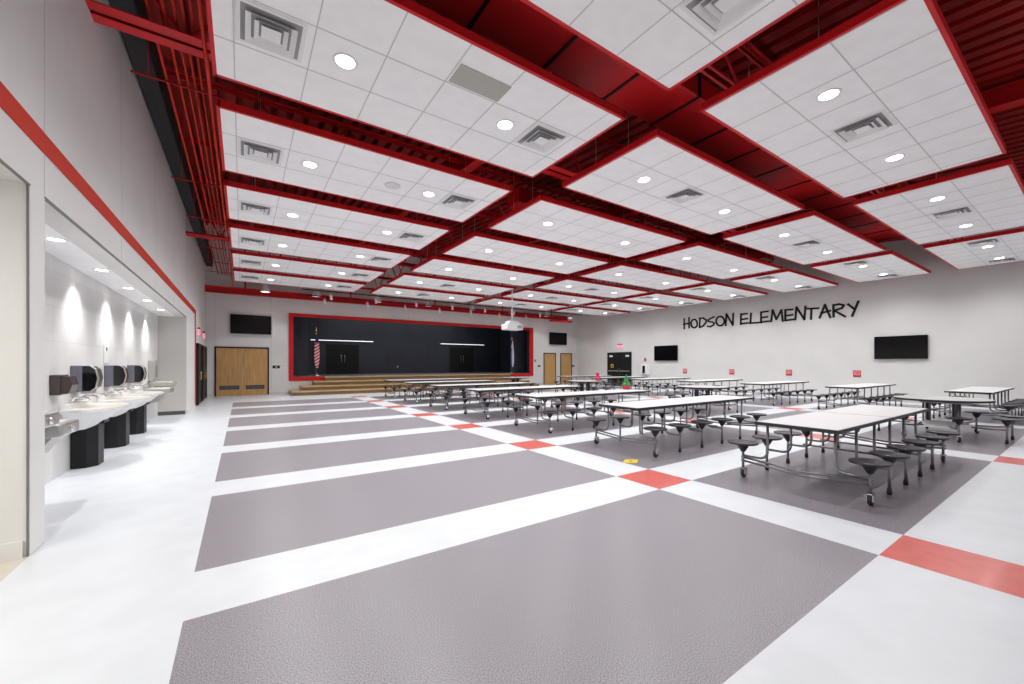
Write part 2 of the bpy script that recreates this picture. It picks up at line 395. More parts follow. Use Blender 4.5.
# ------------------------------------------------------------------ roof steel
for k in range(-1,7):
    y = 3.0+3.13*k
    if y < YN+.2: continue
    big = k in (1,4)
    if k == 4: y = 15.3
    if k == 1: y = 6.2
    zb, zt = (5.35 if big else 5.42), deck_z(y)-.06
    lab = 'red steel bar joist above the gap behind the %s row of ceiling panels' % ordn[max(k,0)] if k >= 0 else 'red steel bar joist spanning the open roof before the nearest ceiling panels'
    t = thing('roof_joist', lab, 'joist', (XL,y,zb), 0, 'red roof joists')
    h = .16 if big else .05; L = XR-XL; s0_ = 0 if big else 1.35
    b = MB()
    for s_ in (-1,1):
        b.box(s0_,L,s_*.02 if s_>0 else -.02-h,s_*.02+h if s_>0 else -.02,0,.012); b.box(s0_,L,(.02 if s_>0 else -.032),(.032 if s_>0 else -.02),0,.09)
    b.build('bottom_chord', 'red', t)
    b = MB(); d = zt-zb
    for s_ in (-1,1): b.box(0,L,(.02 if s_>0 else -.08),(.08 if s_>0 else -.02),d-.07,d-.05); b.box(0,L,(.02 if s_>0 else -.032),(.032 if s_>0 else -.02),d-.12,d-.05)
    b.build('top_chord', 'red', t)
    b = MB(); n = 14
    for i in range(n):
        a = L*i/n; m_ = L*(i+.5)/n; e = L*(i+1)/n
        
        if i or big: b.tube([(a,0,d-.08),(m_,0,.04)], .022, 6)
        if m_ > s0_ or big: b.tube([(m_,0,.04),(e,0,d-.08)], .022, 6)
    b.build('web_bars', 'red', t)
for x,lab in ((4.7,'red steel beam over the long gap right of the leftmost ceiling panels'),(10.4,'red steel beam over the long gap where the projector hangs'),(16.1,'red steel beam over the long gap left of the rightmost ceiling panels')):
    b = MB(); n = 12
    for i in range(n):
        ya = YN+(YB-YN)*i/n; yb = YN+(YB-YN)*(i+1)/n
        za, zb = deck_z(ya)-.08, deck_z(yb)-.08
        for (p,q,u,v) in ((-.12,.12,-.32,-.3),(-.01,.01,-.3,-.02),(-.12,.12,-.02,0)):
            b.add([(p,ya,za+u),(q,ya,za+u),(q,ya,za+v),(p,ya,za+v),(p,yb,zb+u),(q,yb,zb+u),(q,yb,zb+v),(p,yb,zb+v)], [(0,1,2,3),(4,7,6,5),(0,4,5,1),(1,5,6,2),(2,6,7,3),(3,7,4,0)])
    o = b.build('roof_beam', 'red', None, (x,0,0)); tag(o, lab, 'beam', 'red roof beams')
# back beam along the stage wall
t = thing('back_beam', 'long red steel beam running above the stage opening', 'beam', (XL,22.62,4.74))
b = MB(); L = XR-XL-1.5; b.box(0,L,-.12,.12,0,.02); b.box(0,L,-.01,.01,.02,.28); b.box(0,L,-.12,.12,.28,.3); b.build('flange', 'red', t)
b = MB(); b.box(L-1.6,L+.3,-.2,.2,-.14,-.02); b.build('end_stub', 'red', t)
b = MB()
for x in (1.5,6.2,11,15.8,20): b.box(x-.03,x+.03,-.03,.03,.3,deck_z(22.62)-4.74)
b.build('hanger_post', 'red', t)
# ducts
def duct(name, lab, x0, x1, y0, y1, z0, z1):
    t = thing(name, lab, 'duct', (x0,y0,z0)); d = MB(); d.bbox(0,x1-x0,0,y1-y0,0,z1-z0,.02); d.build('duct_body','red',t)
    q = 1.2
    while q < x1-x0: MB().box(-.02,.02,-.03,y1-y0+.03,-.02,z1-z0+.02).build('seam_flange', 'black', t, (q,0,0)); q += 1.15
duct('air_duct','wide red rectangular air duct over the gap behind the nearest ceiling panels',-.1,17.4,3.45,4.3,5.52,5.85)
duct('air_duct','red rectangular air duct over the gap behind the third row of ceiling panels',6,20,8.62,9.18,5.75,6.15)
# conduits along the left wall
for i,(x,z,r) in enumerate([(-.88,5.53,.018),(-.74,5.53,.018),(-.64,5.53,.016),(-.56,5.53,.016),(-.48,5.53,.016),(-.34,5.0,.02)]):
    o = MB().tube([(0,YN,0),(0,22.4,0)], r, 8).build('conduit', 'red_bright', None, (x,0,z))
    tag(o, 'thin red conduit, %s of six running along the left wall' % ['leftmost','second','third','fourth','fifth','rightmost'][i], 'conduit', 'red conduits by the left wall')
for i,y in enumerate((3.9,7.45,11.2,13.9,17.2,19.6,21.6)):
    t = thing('trapeze_hanger', 'red strut carrying the conduits by the left wall, %s from the camera' % ordn[i], 'hanger', (XL,y,5.508), 0, 'struts under the conduits')
    b = MB(); b.box(.12,1.12,-.008,.008,-.02,.0); b.build('strut', 'red', t)
    b = MB(); b.tube([(.3,0,-.01),(.3,0,deck_z(y)-5.51)], .006, 6); b.tube([(1.0,0,-.01),(1.0,0,deck_z(y)-5.51)], .006, 6); b.build('rods', 'red', t)
b = MB(); b.bbox(0,.26,4.6,YB-.3,0,.44,.02)  # black box added to darken the roof void along the left wall
o = b.build('roof_shade_box', 'dark', None, (XL+.02,0,5.95)); tag(o,'added black box standing in for roof shade beside the left wall','duct'); o.name = 'roof_shade_block'

# ------------------------------------------------------------------ stage lights
def dome():
    t = thing('pendant_light','x','pendant light')
    MB().lathe([(.05,.42),(.09,.4),(.11,.3),(.15,.16),(.2,.04),(.205,0),(.19,0),(.18,.05),(.08,.2)], n=20).build('shade','white',t)
    MB().lathe([(.17,.06),(.17,.04),(.001,.04)], n=20).build('lens','lens',t)
    MB().tube([(0,0,.4),(0,0,2.7)], .012, 6).build('stem','white',t)
    ld = bpy.data.lights.new('pendant_lamp','SPOT'); ld.energy = 60; ld.spot_size = math.radians(110); ld.spot_blend = .5; ld.shadow_soft_size = .15
    lo = bpy.data.objects.new('pendant_lamp', ld); C.objects.link(lo); lo.parent = t; lo.location = (0,0,-.02)
    return t
d0 = dome(); dx = [.9,3.08,6.1,8.97,11.83,14.8,17.74,19.9]
dn = ['leftmost','second from the left','third from the left','fourth from the left','fifth from the left','third from the right','second from the right','rightmost']
for i,x in enumerate(dx):
    lab = 'white bell shaped pendant light before the stage, %s' % dn[i]
    if i == 0: d0.location = (x,22.0,4.86); d0['label'] = lab; d0['group'] = 'bell pendants in front of the stage'; dtree = snapshot(d0)
    else: copy_tree(dtree, None, (x,22.0,4.86), None, lab)
def spot():
    t = thing('stage_spotlight','x','spotlight')
    MB().lathe([(.045,-.13),(.055,-.13),(.055,.08),(.03,.12)], n=14).build('barrel','white',t)
    MB().lathe([(.044,-.125),(.001,-.125)], n=14).build('lens','lens',t)
    MB().tube([(-.07,0,0),(-.07,0,.14),(0,0,.17),(0,0,.215)], .01, 6).build('yoke','white',t)
    return t
for zb,y,nm in ((4.84,21.75,'far'),(4.84,20.05,'near')):
    o = MB().tube([(0,0,0),(17,0,0)], .025, 8).build('lighting_bar','black',None,(2.2,y,zb)); tag(o,'thin dark pipe carrying small white spotlights, %s one of two before the stage' % nm,'pipe')
s0 = spot(); k = 0
for row,(y,xs) in enumerate(((21.75,[3.43,5.48,7.5,9.55,11.6,13.64,15.75]),(20.05,[3.42,5.45,7.5,9.55,11.6,13.6,15.6]))):
    for j,x in enumerate(xs):
        lab = 'small white spotlight on the %s lighting pipe, %s from the left' % (['far','near'][row], ['first','second','third','fourth','fifth','sixth','seventh'][j])
        if k == 0: s0.location = (x,y,4.6); s0['label'] = lab; s0['group'] = 'spotlights on the two pipes before the stage'; stree = snapshot(s0)
        else: copy_tree(stree, None, (x,y,4.6), .5*((j*7+row)%3-1), lab)
        k += 1

# projector
t = thing('projector', 'large white ceiling projector hanging on a pole before the stage', 'projector', (10.42,15.5,3.08))
b = MB(); b.bbox(-.42,.42,-.3,.3,0,.27,.04); b.build('body','white',t)
b = MB(); b.prism([(-.3,.28),(.3,.28),(.2,.42),(-.2,.42)], -.2,.2,'y'); b.build('mount_bracket','vent',t)
b = MB(); b.tube([(0,0,.4),(0,0,deck_z(15.5)-3.15)], .028, 12); b.lathe([(.05,.62),(.05,.72)], n=12); b.build('pole','white',t)
b = MB(); b.lathe([(.07,.27),(.085,.28),(.085,.34)], n=18, axis='y', c=(-.12,0,.13)); b.build('lens','black_gloss',t)
b = MB()
for i in range(6): b.box(.1+i*.045,.12+i*.045,-.304,-.3,.06,.2)
b.build('vent_slots','dark',t)

# ------------------------------------------------------------------ cafeteria tables
LT, WT, ZT = 3.87, .86, .78
def make_table():
    t = thing('cafeteria_table','x','table')
    for s_ in (-1,1):
        x0,x1 = (-LT/2,-.006) if s_<0 else (.006,LT/2)
        b = MB(); b.box(x0,x1,-WT/2,WT/2,ZT-.042,ZT-.003,1); b.box(x0+.012,x1-.012,-WT/2+.012,WT/2-.012,ZT-.003,ZT,0)
        b.build('tabletop', ['laminate','edge'], t)
    b = MB()
    for s_ in (-1,1): b.box(-LT/2+.15,LT/2-.15,s_*.3-.02,s_*.3+.02,ZT-.07,ZT-.03)
    for x in (-1.6,-.32,.32,1.6): b.box(x-.02,x+.02,-.36,.36,ZT-.065,ZT-.03)
    b.build('under_frame','tube',t)
    sx = [-1.78+.665*i for i in range(6)]
    for x in (sx[0],sx[5]):
        for dz in (.19,.235): MB().tube([(.02,-.68,dz+.03),(.02,0,dz-.02),(.02,.68,dz+.03)], .014, 8).build('cross_rail','tube',t,(x,0,0))
    for x in (-.32,.32): MB().tube([(0,-.5,.3),(0,.5,.3)], .014, 8).build('cross_rail','tube',t,(x,0,0))
    # seat (master at origin of its post)
    seat = MB(); seat.lathe([(.001,.462),(.1,.463),(.155,.47),(.172,.472),(.18,.462),(.172,.448),(.12,.44),(.001,.438)], n=24, sq=.86)
    seat.lathe([(.075,.442),(.06,.4),(.035,.36),(.024,.34)], n=12, mi=1)
    post = MB(); post.tube([(0,0,.07),(0,0,.37)], .017, 8); post.lathe([(.022,.0),(.026,.02),(.022,.06),(.018,.075)], n=10, mi=1)
    postc = MB(); postc.tube([(0,0,.11),(0,0,.37)], .017, 8)
    cast = MB(); cast.lathe([(.022,-.016),(.052,-.016),(.055,0),(.052,.016),(.022,.016)], n=14, axis='y', c=(.015,0,.055))
    cast.box(-.02,.05,-.03,-.022,.05,.125,1); cast.box(-.02,.05,.022,.03,.05,.125,1); cast.box(-.02,.05,-.03,.03,.115,.13,1)
    arm = {}
    for s_ in (-1,1):
        a = MB(); pts = [(0,s_*-.3,ZT-.05)]+rnd((0,s_*-.3,ZT-.05),(0,s_*-.3,.29),(0,0,.29),.12,6)+[(0,-.0,.29)]
        a.tube([(p[0],p[1],p[2]) for p in pts], .016, 8); arm[s_] = a
    m_seat = m_post = m_pc = m_cast = None; m_arm = {}
    for s_ in (-1,1):
        for i,x in enumerate(sx):
            loc = (x,s_*.65,0)
            def put(name, mb, mats, cache):
                if cache is None: return mb.build(name, mats, t, loc)
                c = cache.copy(); C.objects.link(c); c.parent = t; c.location = loc; return c
            q = put('seat', seat, ['seat','hub'], m_seat); m_seat = m_seat or q
            if i in (0,5):
                q = put('leg', postc, ['tube'], m_pc)
                m_pc = m_pc or q
                if m_cast is None: m_cast = cast.build('caster', ['caster','chrome'], q)
                else: c2 = m_cast.copy(); C.objects.link(c2); c2.parent = q
            else:
                q = put('leg', post, ['tube','hub'], m_post); m_post = m_post or q
            q = put('support_arm', arm[s_], ['tube'], m_arm.get(s_)); m_arm.setdefault(s_, q)
    return t
tb = make_table()
ttree = snapshot(tb)
tn = ['nearest the camera','second from the camera','third from the camera','fourth from the camera','fifth from the camera','sixth from the camera','last before the stage']
first = True
for (cx,cn) in ((7.3,'left row'),(17.62,'right row')):
    for k in range(7):
        lab = 'long pale cafeteria table with twelve black stools, %s, %s' % (cn, tn[k])
        loc = (cx, 2.07+DP*k, 0)
        if first: tb.location = loc; tb['label'] = lab; tb['group'] = 'long cafeteria tables with attached stools'; first = False; ttree = snapshot(tb)
        else: copy_tree(ttree, None, loc, None, lab)

def make_round():
    t = thing('round_cafeteria_table','x','table')
    for s_ in (-1,1):
        R_ = .74; poly = [(s_*.006, -R_)]+[(s_*(.006+R_*math.cos(a)), R_*math.sin(a)) for a in [(-PI/2)+PI*i/24 for i in range(1,24)]]+[(s_*.006, R_)]
        b = MB(); b.prism(poly, ZT-.042, ZT-.003, 'z', 1); b.prism([(p[0]*.985,p[1]*.985) for p in poly], ZT-.003, ZT, 'z', 0); b.build('tabletop', ['laminate_grey','edge'], t)
    b = MB()
    for s_ in (-1,1):
        for y in (-.25,.25):
            b.tube([(s_*.12,y,ZT-.04)]+rnd((s_*.12,y,ZT-.04),(s_*.12,y,.26),(s_*.6,y*1.2,.22),.1)+[(s_*.6,y*1.2,.22)], .018, 8)
        b.box(s_*.16-.02,s_*.16+.02,-.3,.3,ZT-.1,ZT-.03)
    b.build('center_frame','tube',t)
    for y in (-.185,.185): MB().box(-.1,.1,-.015,.015,.3,ZT-.05).build('fold_panel','hub',t,(0,y,0))
    b = MB(); b.prism([(-.5,.2),(.5,.2),(.3,.24),(.12,.3),(-.12,.3),(-.3,.24)], -.26,.26,'y'); b.build('base_shroud','white',t)
    seat = MB(); seat.lathe([(.001,.462),(.1,.463),(.155,.47),(.172,.472),(.18,.462),(.172,.448),(.12,.44),(.001,.438)], n=24, sq=.86)
    seat.lathe([(.075,.442),(.06,.4),(.035,.36),(.024,.34)], n=12, mi=1)
    post = MB(); post.tube([(0,0,.07),(0,0,.37)], .017, 8); post.lathe([(.022,.0),(.026,.02),(.022,.06),(.018,.075)], n=10, mi=1)
    postc = MB(); postc.tube([(0,0,.11),(0,0,.37)], .017, 8)
    cast = MB(); cast.lathe([(.022,-.016),(.052,-.016),(.055,0),(.052,.016),(.022,.016)], n=14, axis='y', c=(.015,0,.055))
    cast.box(-.02,.05,-.03,-.022,.05,.125,1); cast.box(-.02,.05,.022,.03,.05,.125,1); cast.box(-.02,.05,-.03,.03,.115,.13,1)
    arm = MB(); arm.tube([(-.5,0,.24),(-.2,0,.24),(0,0,.26)], .016, 8)
    ms = mp = mc = mk = ma = None
    for i in range(8):
        a = PI/8+i*PI/4; loc = (.99*math.cos(a), .99*math.sin(a), 0)
        def put(name, mb, mats, cache):
            if cache is None: c = mb.build(name, mats, t, loc)
            else: c = cache.copy(); C.objects.link(c); c.parent = t; c.location = loc
            c.rotation_euler = (0,0,a); return c
        q = put('seat', seat, ['seat','hub'], ms); ms = ms or q
        if i in (0,3,4,7):
            q = put('leg', postc, ['tube'], mp); mp = mp or q
            if mc is None: mc = cast.build('caster', ['caster','chrome'], q)
            else: c2 = mc.copy(); C.objects.link(c2); c2.parent = q
        else: q = put('leg', post, ['tube','hub'], mk); mk = mk or q
        q = put('support_arm', arm, ['tube'], ma); ma = ma or q
    return t
rt = make_round()
for i,(k,lab) in enumerate(((0,'nearest the camera'),(2,'second from the camera'),(4,'third from the camera'),(6,'last one near the stage'))):
    l = 'round grey topped table with eight attached black stools, %s' % lab; loc = (12.3, 2.0+DP*k, 0)
    if i == 0: rt.location = loc; rt['label'] = l; rt['group'] = 'round cafeteria tables in the middle'; rtree = snapshot(rt)
    else: copy_tree(rtree, None, loc, None, l)

# things on tables and floor
t = thing('potted_plant','small green artificial tree in red pot on the far corner of a long table','plant',(9.12,7.72,ZT))
MB().lathe([(.07,0),(.1,.02),(.12,.12),(.1,.12)], n=16).build('pot','pink_red',t)
b = MB()
for k in range(5):
    z = .12+.055*k; r = .15-.028*k
    for i in range(9):
        a = i*2*PI/9+k*.4; b.add([(r*.2*math.cos(a),r*.2*math.sin(a),z+.08),(r*math.cos(a-.25),r*math.sin(a-.25),z),(r*math.cos(a+.25),r*math.sin(a+.25),z),(r*.2*math.cos(a+.5),r*.2*math.sin(a+.5),z+.09)],[(0,1,2),(0,2,3)])
b.lathe([(.01,.1),(.05,.14),(.03,.36),(.003,.43)], n=8); b.build('foliage','green',t)
b = MB()
for i in range(4): b.lathe([(.005,0),(.025,.015),(.02,.04),(.004,.05)], c=(.08*math.cos(i*1.6-1.5),.08*math.sin(i*1.6-1.5),.14), n=8)
b.build('flower','yellow',t)
t = thing('table_decoration','small crimson paper decoration standing on a round grey table','decoration',(12.9,12.5,ZT))
MB().lathe([(.03,0),(.11,.03),(.13,.1),(.1,.18),(.04,.22)], n=14).build('lower_ball','pink_red',t)
MB().lathe([(.03,.2),(.08,.24),(.09,.29),(.05,.35),(.01,.37)], n=14).build('upper_ball','pink_red',t)
t = thing('floor_sticker','yellow diamond sticker on grey floor beside second long table','sticker',(4.98,4.13,.001),.0)
MB().prism([(-.18,0),(0,-.12),(.18,0),(0,.12)],0,.002).build('sticker_sheet','yellow',t)
MB().prism([(-.04,0),(0,-.025),(.04,0),(0,.025)],.002,.003).build('sticker_mark','black',t)

# ------------------------------------------------------------------ doors
def hinge_door_back(name, lab, x0, x1, zt, leaves, vents=False, knobside=1):
    t = thing(name, lab, 'door', (x0,YB,0)); W = x1-x0; f = .06
    b = MB(); b.box(0,f,-.04,0,0,zt); b.box(W-f,W,-.04,0,0,zt); b.box(0,W,-.04,0,zt-f,zt); b.build('door_frame','black' if vents else 'brown_plastic',t)
    n = leaves; wl = (W-2*f)/n
    for i in range(n):
        a = f+i*wl+.004; e = f+(i+1)*wl-.004
        lf = MB(); lf.box(a,e,-.02,-.001,.01,zt-f-.005); lf = lf.build('door_leaf','door_wood',t)
        hx = (e-.07) if (i == 0 and n == 2) or (n == 1 and knobside > 0) else a+.07
        k = MB(); k.lathe([(.03,-.03),(.03,-.02)], n=14, axis='y', c=(hx,0,1.0)); k.tube([(hx,-.03,1.0),(hx,-.07,1.0),(hx-.09 if hx>(a+e)/2 else hx+.09,-.07,1.0)], .011, 8)
        k.build('door_handle','chrome',lf)
        if vents:
            g = MB(); m = (a+e)/2; g.box(m-.38,m+.38,-.03,-.02,.3,.48,1); g.box(m-.35,m+.35,-.034,-.03,.33,.45)
            for q in range(4): g.box(m-.35,m+.35,-.038,-.034,.335+q*.03,.342+q*.03,1)
            g.build('door_louver',['glassblue','black'],lf)
    return t
hinge_door_back('double_door','pair of oak doors with dark louvers in the back wall','x' and -1.06,1.11,2.32,2,True)
hinge_door_back('wooden_door','oak door right of the stage, left one of the two',18.37,19.53,2.33,1,knobside=-1)
hinge_door_back('wooden_door','oak door right of the stage, right one nearest the corner',19.97,21.13,2.33,1)

def wall_tv(name, lab, wall, a0, a1, z0, z1):
    loc = {'back': ((a0+a1)/2,YB,(z0+z1)/2), 'right': (XR,(a0+a1)/2,(z0+z1)/2)}[wall]
    t = thing(name, lab, 'television', loc, 0 if wall=='back' else -PI/2); w,h = abs(a1-a0)/2,(z1-z0)/2
    b = MB(); b.bbox(-w,w,-.1,-.05,-h,h,.008); b.build('tv_case','black',t)
    b = MB(); b.box(-w+.015,w-.015,-.104,-.1,-h+.03,h-.015); b.build('screen','screen',t)
    b = MB(); b.box(-.2,.2,-.05,-.0,-.15,.15); b.build('wall_bracket','black',t)
wall_tv('television','black wall television above the double oak doors','back',-.46,1.2,2.95,3.86)
wall_tv('television','black wall television above the two oak doors right of the stage','back',18.87,20.56,2.95,3.86)
wall_tv('television','large black television on the right wall, nearest the camera','right',3.87,5.43,1.705,2.62)
wall_tv('television','black television on the right wall beside the black double doors','right',14.44,16.07,1.71,2.64)

# black double doors on the right wall
t = thing('double_door','black steel double doors with push bars in the right wall','door',(XR,18.98,0),-PI/2)
b = MB(); b.box(-1.06,-1.0,-.05,0,0,2.32); b.box(1.0,1.06,-.05,0,0,2.32); b.box(-1.06,1.06,-.05,0,2.26,2.32); b.box(-.03,.03,-.04,0,0,2.26); b.build('door_frame','black',t)
for s_ in (-1,1):
    lf = MB().box(min(s_*.03,s_*1.0),max(s_*.03,s_*1.0),-.03,0,.01,2.26).build('door_leaf','black',t)
    MB().bbox(min(s_*.12,s_*.9),max(s_*.12,s_*.9),-.1,-.06,1.0,1.06,.008).box(s_*.12-.02,s_*.12+.02,-.06,-.03,.98,1.08).box(s_*.88-.02,s_*.88+.02,-.06,-.03,.98,1.08).build('push_bar','steel',lf)
    MB().box(s_*.72-.15,s_*.72+.15,-.033,-.03,2.0,2.12).build('notice','white',lf)
    if s_ < 0: MB().box(s_*.62-.12,s_*.62+.12,-.033,-.03,1.25,1.5).box(s_*.62-.07,s_*.62+.07,-.034,-.033,1.3,1.42,1).build('yellow_notice',['yellow','black'],lf)
MB().tube([(.06,-.08,.95),(.06,-.08,1.2)], .012, 8).tube([(-.06,-.08,.95),(-.06,-.08,1.2)], .012, 8).build('pull_handle','chrome',t)

# black doors at the far end of the left wall
for i,(y0,y1,lab) in enumerate(((18.42,19.85,'black framed doors in the left wall, nearer pair beside the red band'),(20.55,22.6,'black framed doors in the left wall, farther pair by the corner'))):
    t = thing('double_door',lab,'door',(XL,(y0+y1)/2,0),PI/2); w = (y1-y0)/2
    b = MB(); b.box(-w,-w+.07,-.08,0,0,2.26); b.box(w-.07,w,-.08,0,0,2.26); b.box(-w,w,-.08,0,2.19,2.26); b.build('door_frame','black',t)
    for s_ in (-1,1):
        lf = MB().box(min(s_*.005,s_*(w-.07)),max(s_*.005,s_*(w-.07)),-.05,0,.01,2.19).build('door_leaf','black',t)
        MB().tube([(s_*.1,-.05,.9),(s_*.1,-.1,.92),(s_*.1,-.1,1.2),(s_*.1,-.05,1.22)], .012, 8).build('door_handle','gold',lf)

def text_obj(name, s, mat_, parent, loc, rot, size, ext=.004):
    cu = bpy.data.curves.new(name,'FONT'); cu.body = s; cu.size = size; cu.extrude = ext; cu.align_x = 'CENTER'; cu.align_y = 'CENTER'
    tmp = bpy.data.objects.new(name+'_text', cu); C.objects.link(tmp)
    me = bpy.data.meshes.new_from_object(tmp.evaluated_get(bpy.context.evaluated_depsgraph_get())); me.name = name
    bpy.data.objects.remove(tmp); me.materials.clear(); me.materials.append(M[mat_])
    o = bpy.data.objects.new(name, me); C.objects.link(o); o.parent = parent; o.location = loc; o.rotation_euler = rot
    return o
def exit_sign(lab, loc, rz):
    t = thing('exit_sign', lab, 'exit sign', loc, rz)
    MB().bbox(-.2,.2,-.05,0,-.12,.12,.01).build('sign_case','exit_body',t)
    MB().box(-.21,.21,-.06,.01,.12,.17).build('sign_canopy','black',t)
    text_obj('sign_lettering','EXIT','exit_red',t,(0,-.053,0),(PI/2,0,0),.2)
exit_sign('glowing red exit sign above the black doors in the right wall',(XR,18.9,2.72),-PI/2)
t1 = exit_sign('glowing red exit sign over the nearer black doors in the left wall',(XL,19.2,2.7),PI/2)
exit_sign('glowing red exit sign over the farther black doors in the left wall',(XL,21.6,2.7),PI/2)

# number placards on the right wall
for y,s_,lab in ((14.0,'9','farthest'),(11.27,'16','second farthest'),(8.57,'12','second nearest'),(6.01,'38','nearest')):
    t = thing('number_placard','small red number placard on the right wall, %s of four' % lab,'sign',(XR,y,1.09),-PI/2,0 and '' or 'number placards on the right wall')
    MB().box(-.13,.13,-.012,0,-.14,.14).build('placard','sign_red',t)
    MB().box(-.105,.105,-.014,-.012,-.06,.115).build('number_field',mat('pale_red_field',(.75,.32,.3),.5),t)
    text_obj('number',s_,'sign_red',t,(0,-.016,.03),(PI/2,0,0),.17,.001)
t = thing('fire_alarm','small red fire alarm on the right wall above white cabinet','fire alarm',(XR,16.8,1.77),-PI/2)
MB().bbox(-.07,.07,-.05,0,-.06,.06,.008).build('alarm_case','sign_red',t); MB().lathe([(.05,-.02),(.05,0)],axis='y',n=12,c=(0,-.05,.1)).build('alarm_horn','pink_red',t)
t = thing('extinguisher_cabinet','white wall cabinet with dark glass slot on the right wall','cabinet',(XR,16.75,1.15),-PI/2)
MB().bbox(-.3,.3,-.12,0,-.3,.33,.01).build('cabinet_body','white',t); MB().bbox(-.2,.0,-.13,-.12,-.25,.24,.004).build('glass_slot','black_gloss',t)

# lettering on the right wall: each letter brushed from straight strokes, cut from 3 cm board
LET = [('H',[[(14.05,4.18),(14.04,3.58)],[(13.74,4.22),(13.73,3.61)],[(14.09,3.85),(13.69,3.89)]]),('O',[[(13.25,3.95),(13.23,3.86),(13.23,3.76),(13.26,3.68),(13.32,3.62),(13.39,3.6),(13.46,3.61),(13.53,3.66),(13.58,3.73),(13.6,3.82),(13.6,3.92),(13.56,4.0),(13.51,4.06),(13.44,4.08),(13.36,4.07),(13.3,4.02),(13.25,3.95)]]),('D',[[(13.06,4.07),(13.09,3.6)],[(13.11,4.12),(12.86,4.1),(12.69,3.98),(12.7,3.84),(12.86,3.67),(13.07,3.59)]]),('S',[[(12.23,4.11),(12.45,4.04),(12.58,3.96),(12.55,3.88),(12.32,3.83),(12.22,3.76),(12.28,3.66),(12.45,3.58),(12.62,3.63)]]),('O',[[(11.66,3.83),(11.68,3.73),(11.73,3.66),(11.8,3.61),(11.89,3.6),(11.98,3.62),(12.05,3.68),(12.1,3.77),(12.12,3.87),(12.1,3.96),(12.05,4.04),(11.98,4.09),(11.89,4.1),(11.8,4.07),(11.73,4.01),(11.68,3.92),(11.66,3.83)]]),('N',[[(11.59,3.58),(11.55,4.16)],[(11.55,4.2),(11.21,3.58)],[(11.19,4.2),(11.21,3.58)]]),('E',[[(10.79,4.13),(10.8,3.58)],[(10.8,4.1),(10.48,4.11)],[(10.8,3.83),(10.46,3.85)],[(10.81,3.61),(10.43,3.63)]]),('L',[[(10.29,4.11),(10.32,3.59)],[(10.34,3.61),(9.89,3.6)]]),('E',[[(9.81,4.11),(9.81,3.58)],[(9.81,4.11),(9.49,4.12)],[(9.81,3.83),(9.51,3.85)],[(9.81,3.61),(9.44,3.63)]]),('M',[[(9.35,3.6),(9.28,4.16)],[(9.28,4.16),(9.11,3.69)],[(9.11,3.69),(8.89,4.12)],[(8.89,4.12),(8.83,3.57)]]),('E',[[(8.72,4.1),(8.72,3.6)],[(8.72,4.1),(8.41,4.09)],[(8.71,3.82),(8.41,3.84)],[(8.72,3.6),(8.37,3.62)]]),('N',[[(8.3,3.6),(8.25,4.18)],[(8.25,4.18),(7.93,3.57)],[(7.89,4.18),(7.93,3.58)]]),('T',[[(7.83,4.06),(7.38,4.03)],[(7.65,4.06),(7.67,3.56)]]),('A',[[(7.34,3.59),(7.14,4.16)],[(7.14,4.16),(6.94,3.57)],[(7.28,3.8),(6.94,3.87)]]),('R',[[(6.83,4.12),(6.82,3.59)],[(6.83,4.1),(6.62,4.12),(6.46,4.06),(6.52,3.94),(6.81,3.86)],[(6.8,3.86),(6.41,3.56)]]),('Y',[[(6.31,4.08),(6.1,3.85)],[(5.96,4.16),(6.17,3.56)]])]
t = thing('wall_lettering','large black hand drawn letters on the right wall reading HODSON ELEMENTARY','lettering',(XR,0,0))
names = {}
for ch, strokes in LET:
    b = MB()
    for st in strokes:
        for (p,q) in zip(st[:-1],st[1:]):
            v = Vector((q[0]-p[0],q[1]-p[1])); L = v.length
            if L < 1e-4: continue
            v /= L; n = Vector((-v.y,v.x))*.042; e = v*.03
            pl = [(p[0]-e.x-n.x,p[1]-e.y-n.y),(q[0]+e.x-n.x,q[1]+e.y-n.y),(q[0]+e.x+n.x,q[1]+e.y+n.y),(p[0]-e.x+n.x,p[1]-e.y+n.y)]
            b.prism(pl,-.035,-.002,'x')
    b.build('letter_'+ch.lower(),'black',t)

# switches and plates
def plate(name,lab,loc,rz,m='black',w=.06,h=.06):
    t = thing(name,lab,'switch',loc,rz); MB().bbox(-w,w,-.012,0,-h,h,.004).build('plate',m,t); MB().box(-w*.3,w*.3,-.018,-.012,-h*.4,h*.4).build('toggle','steel',t)
plate('wall_switch','black switch plate beside the double oak doors',(1.42,YB,1.36),0,w=.16,h=.07)
plate('wall_switch','black switch plate between the stage frame and the oak door',(17.95,YB,1.36),0,w=.12,h=.07)
plate('wall_switch','small dark switch beside the red stage frame, upper one',(17.6,YB,1.75),0,w=.06,h=.08)
plate('wall_switch','black switch plate right of the corner oak door',(21.3,YB,1.36),0,w=.12,h=.07)

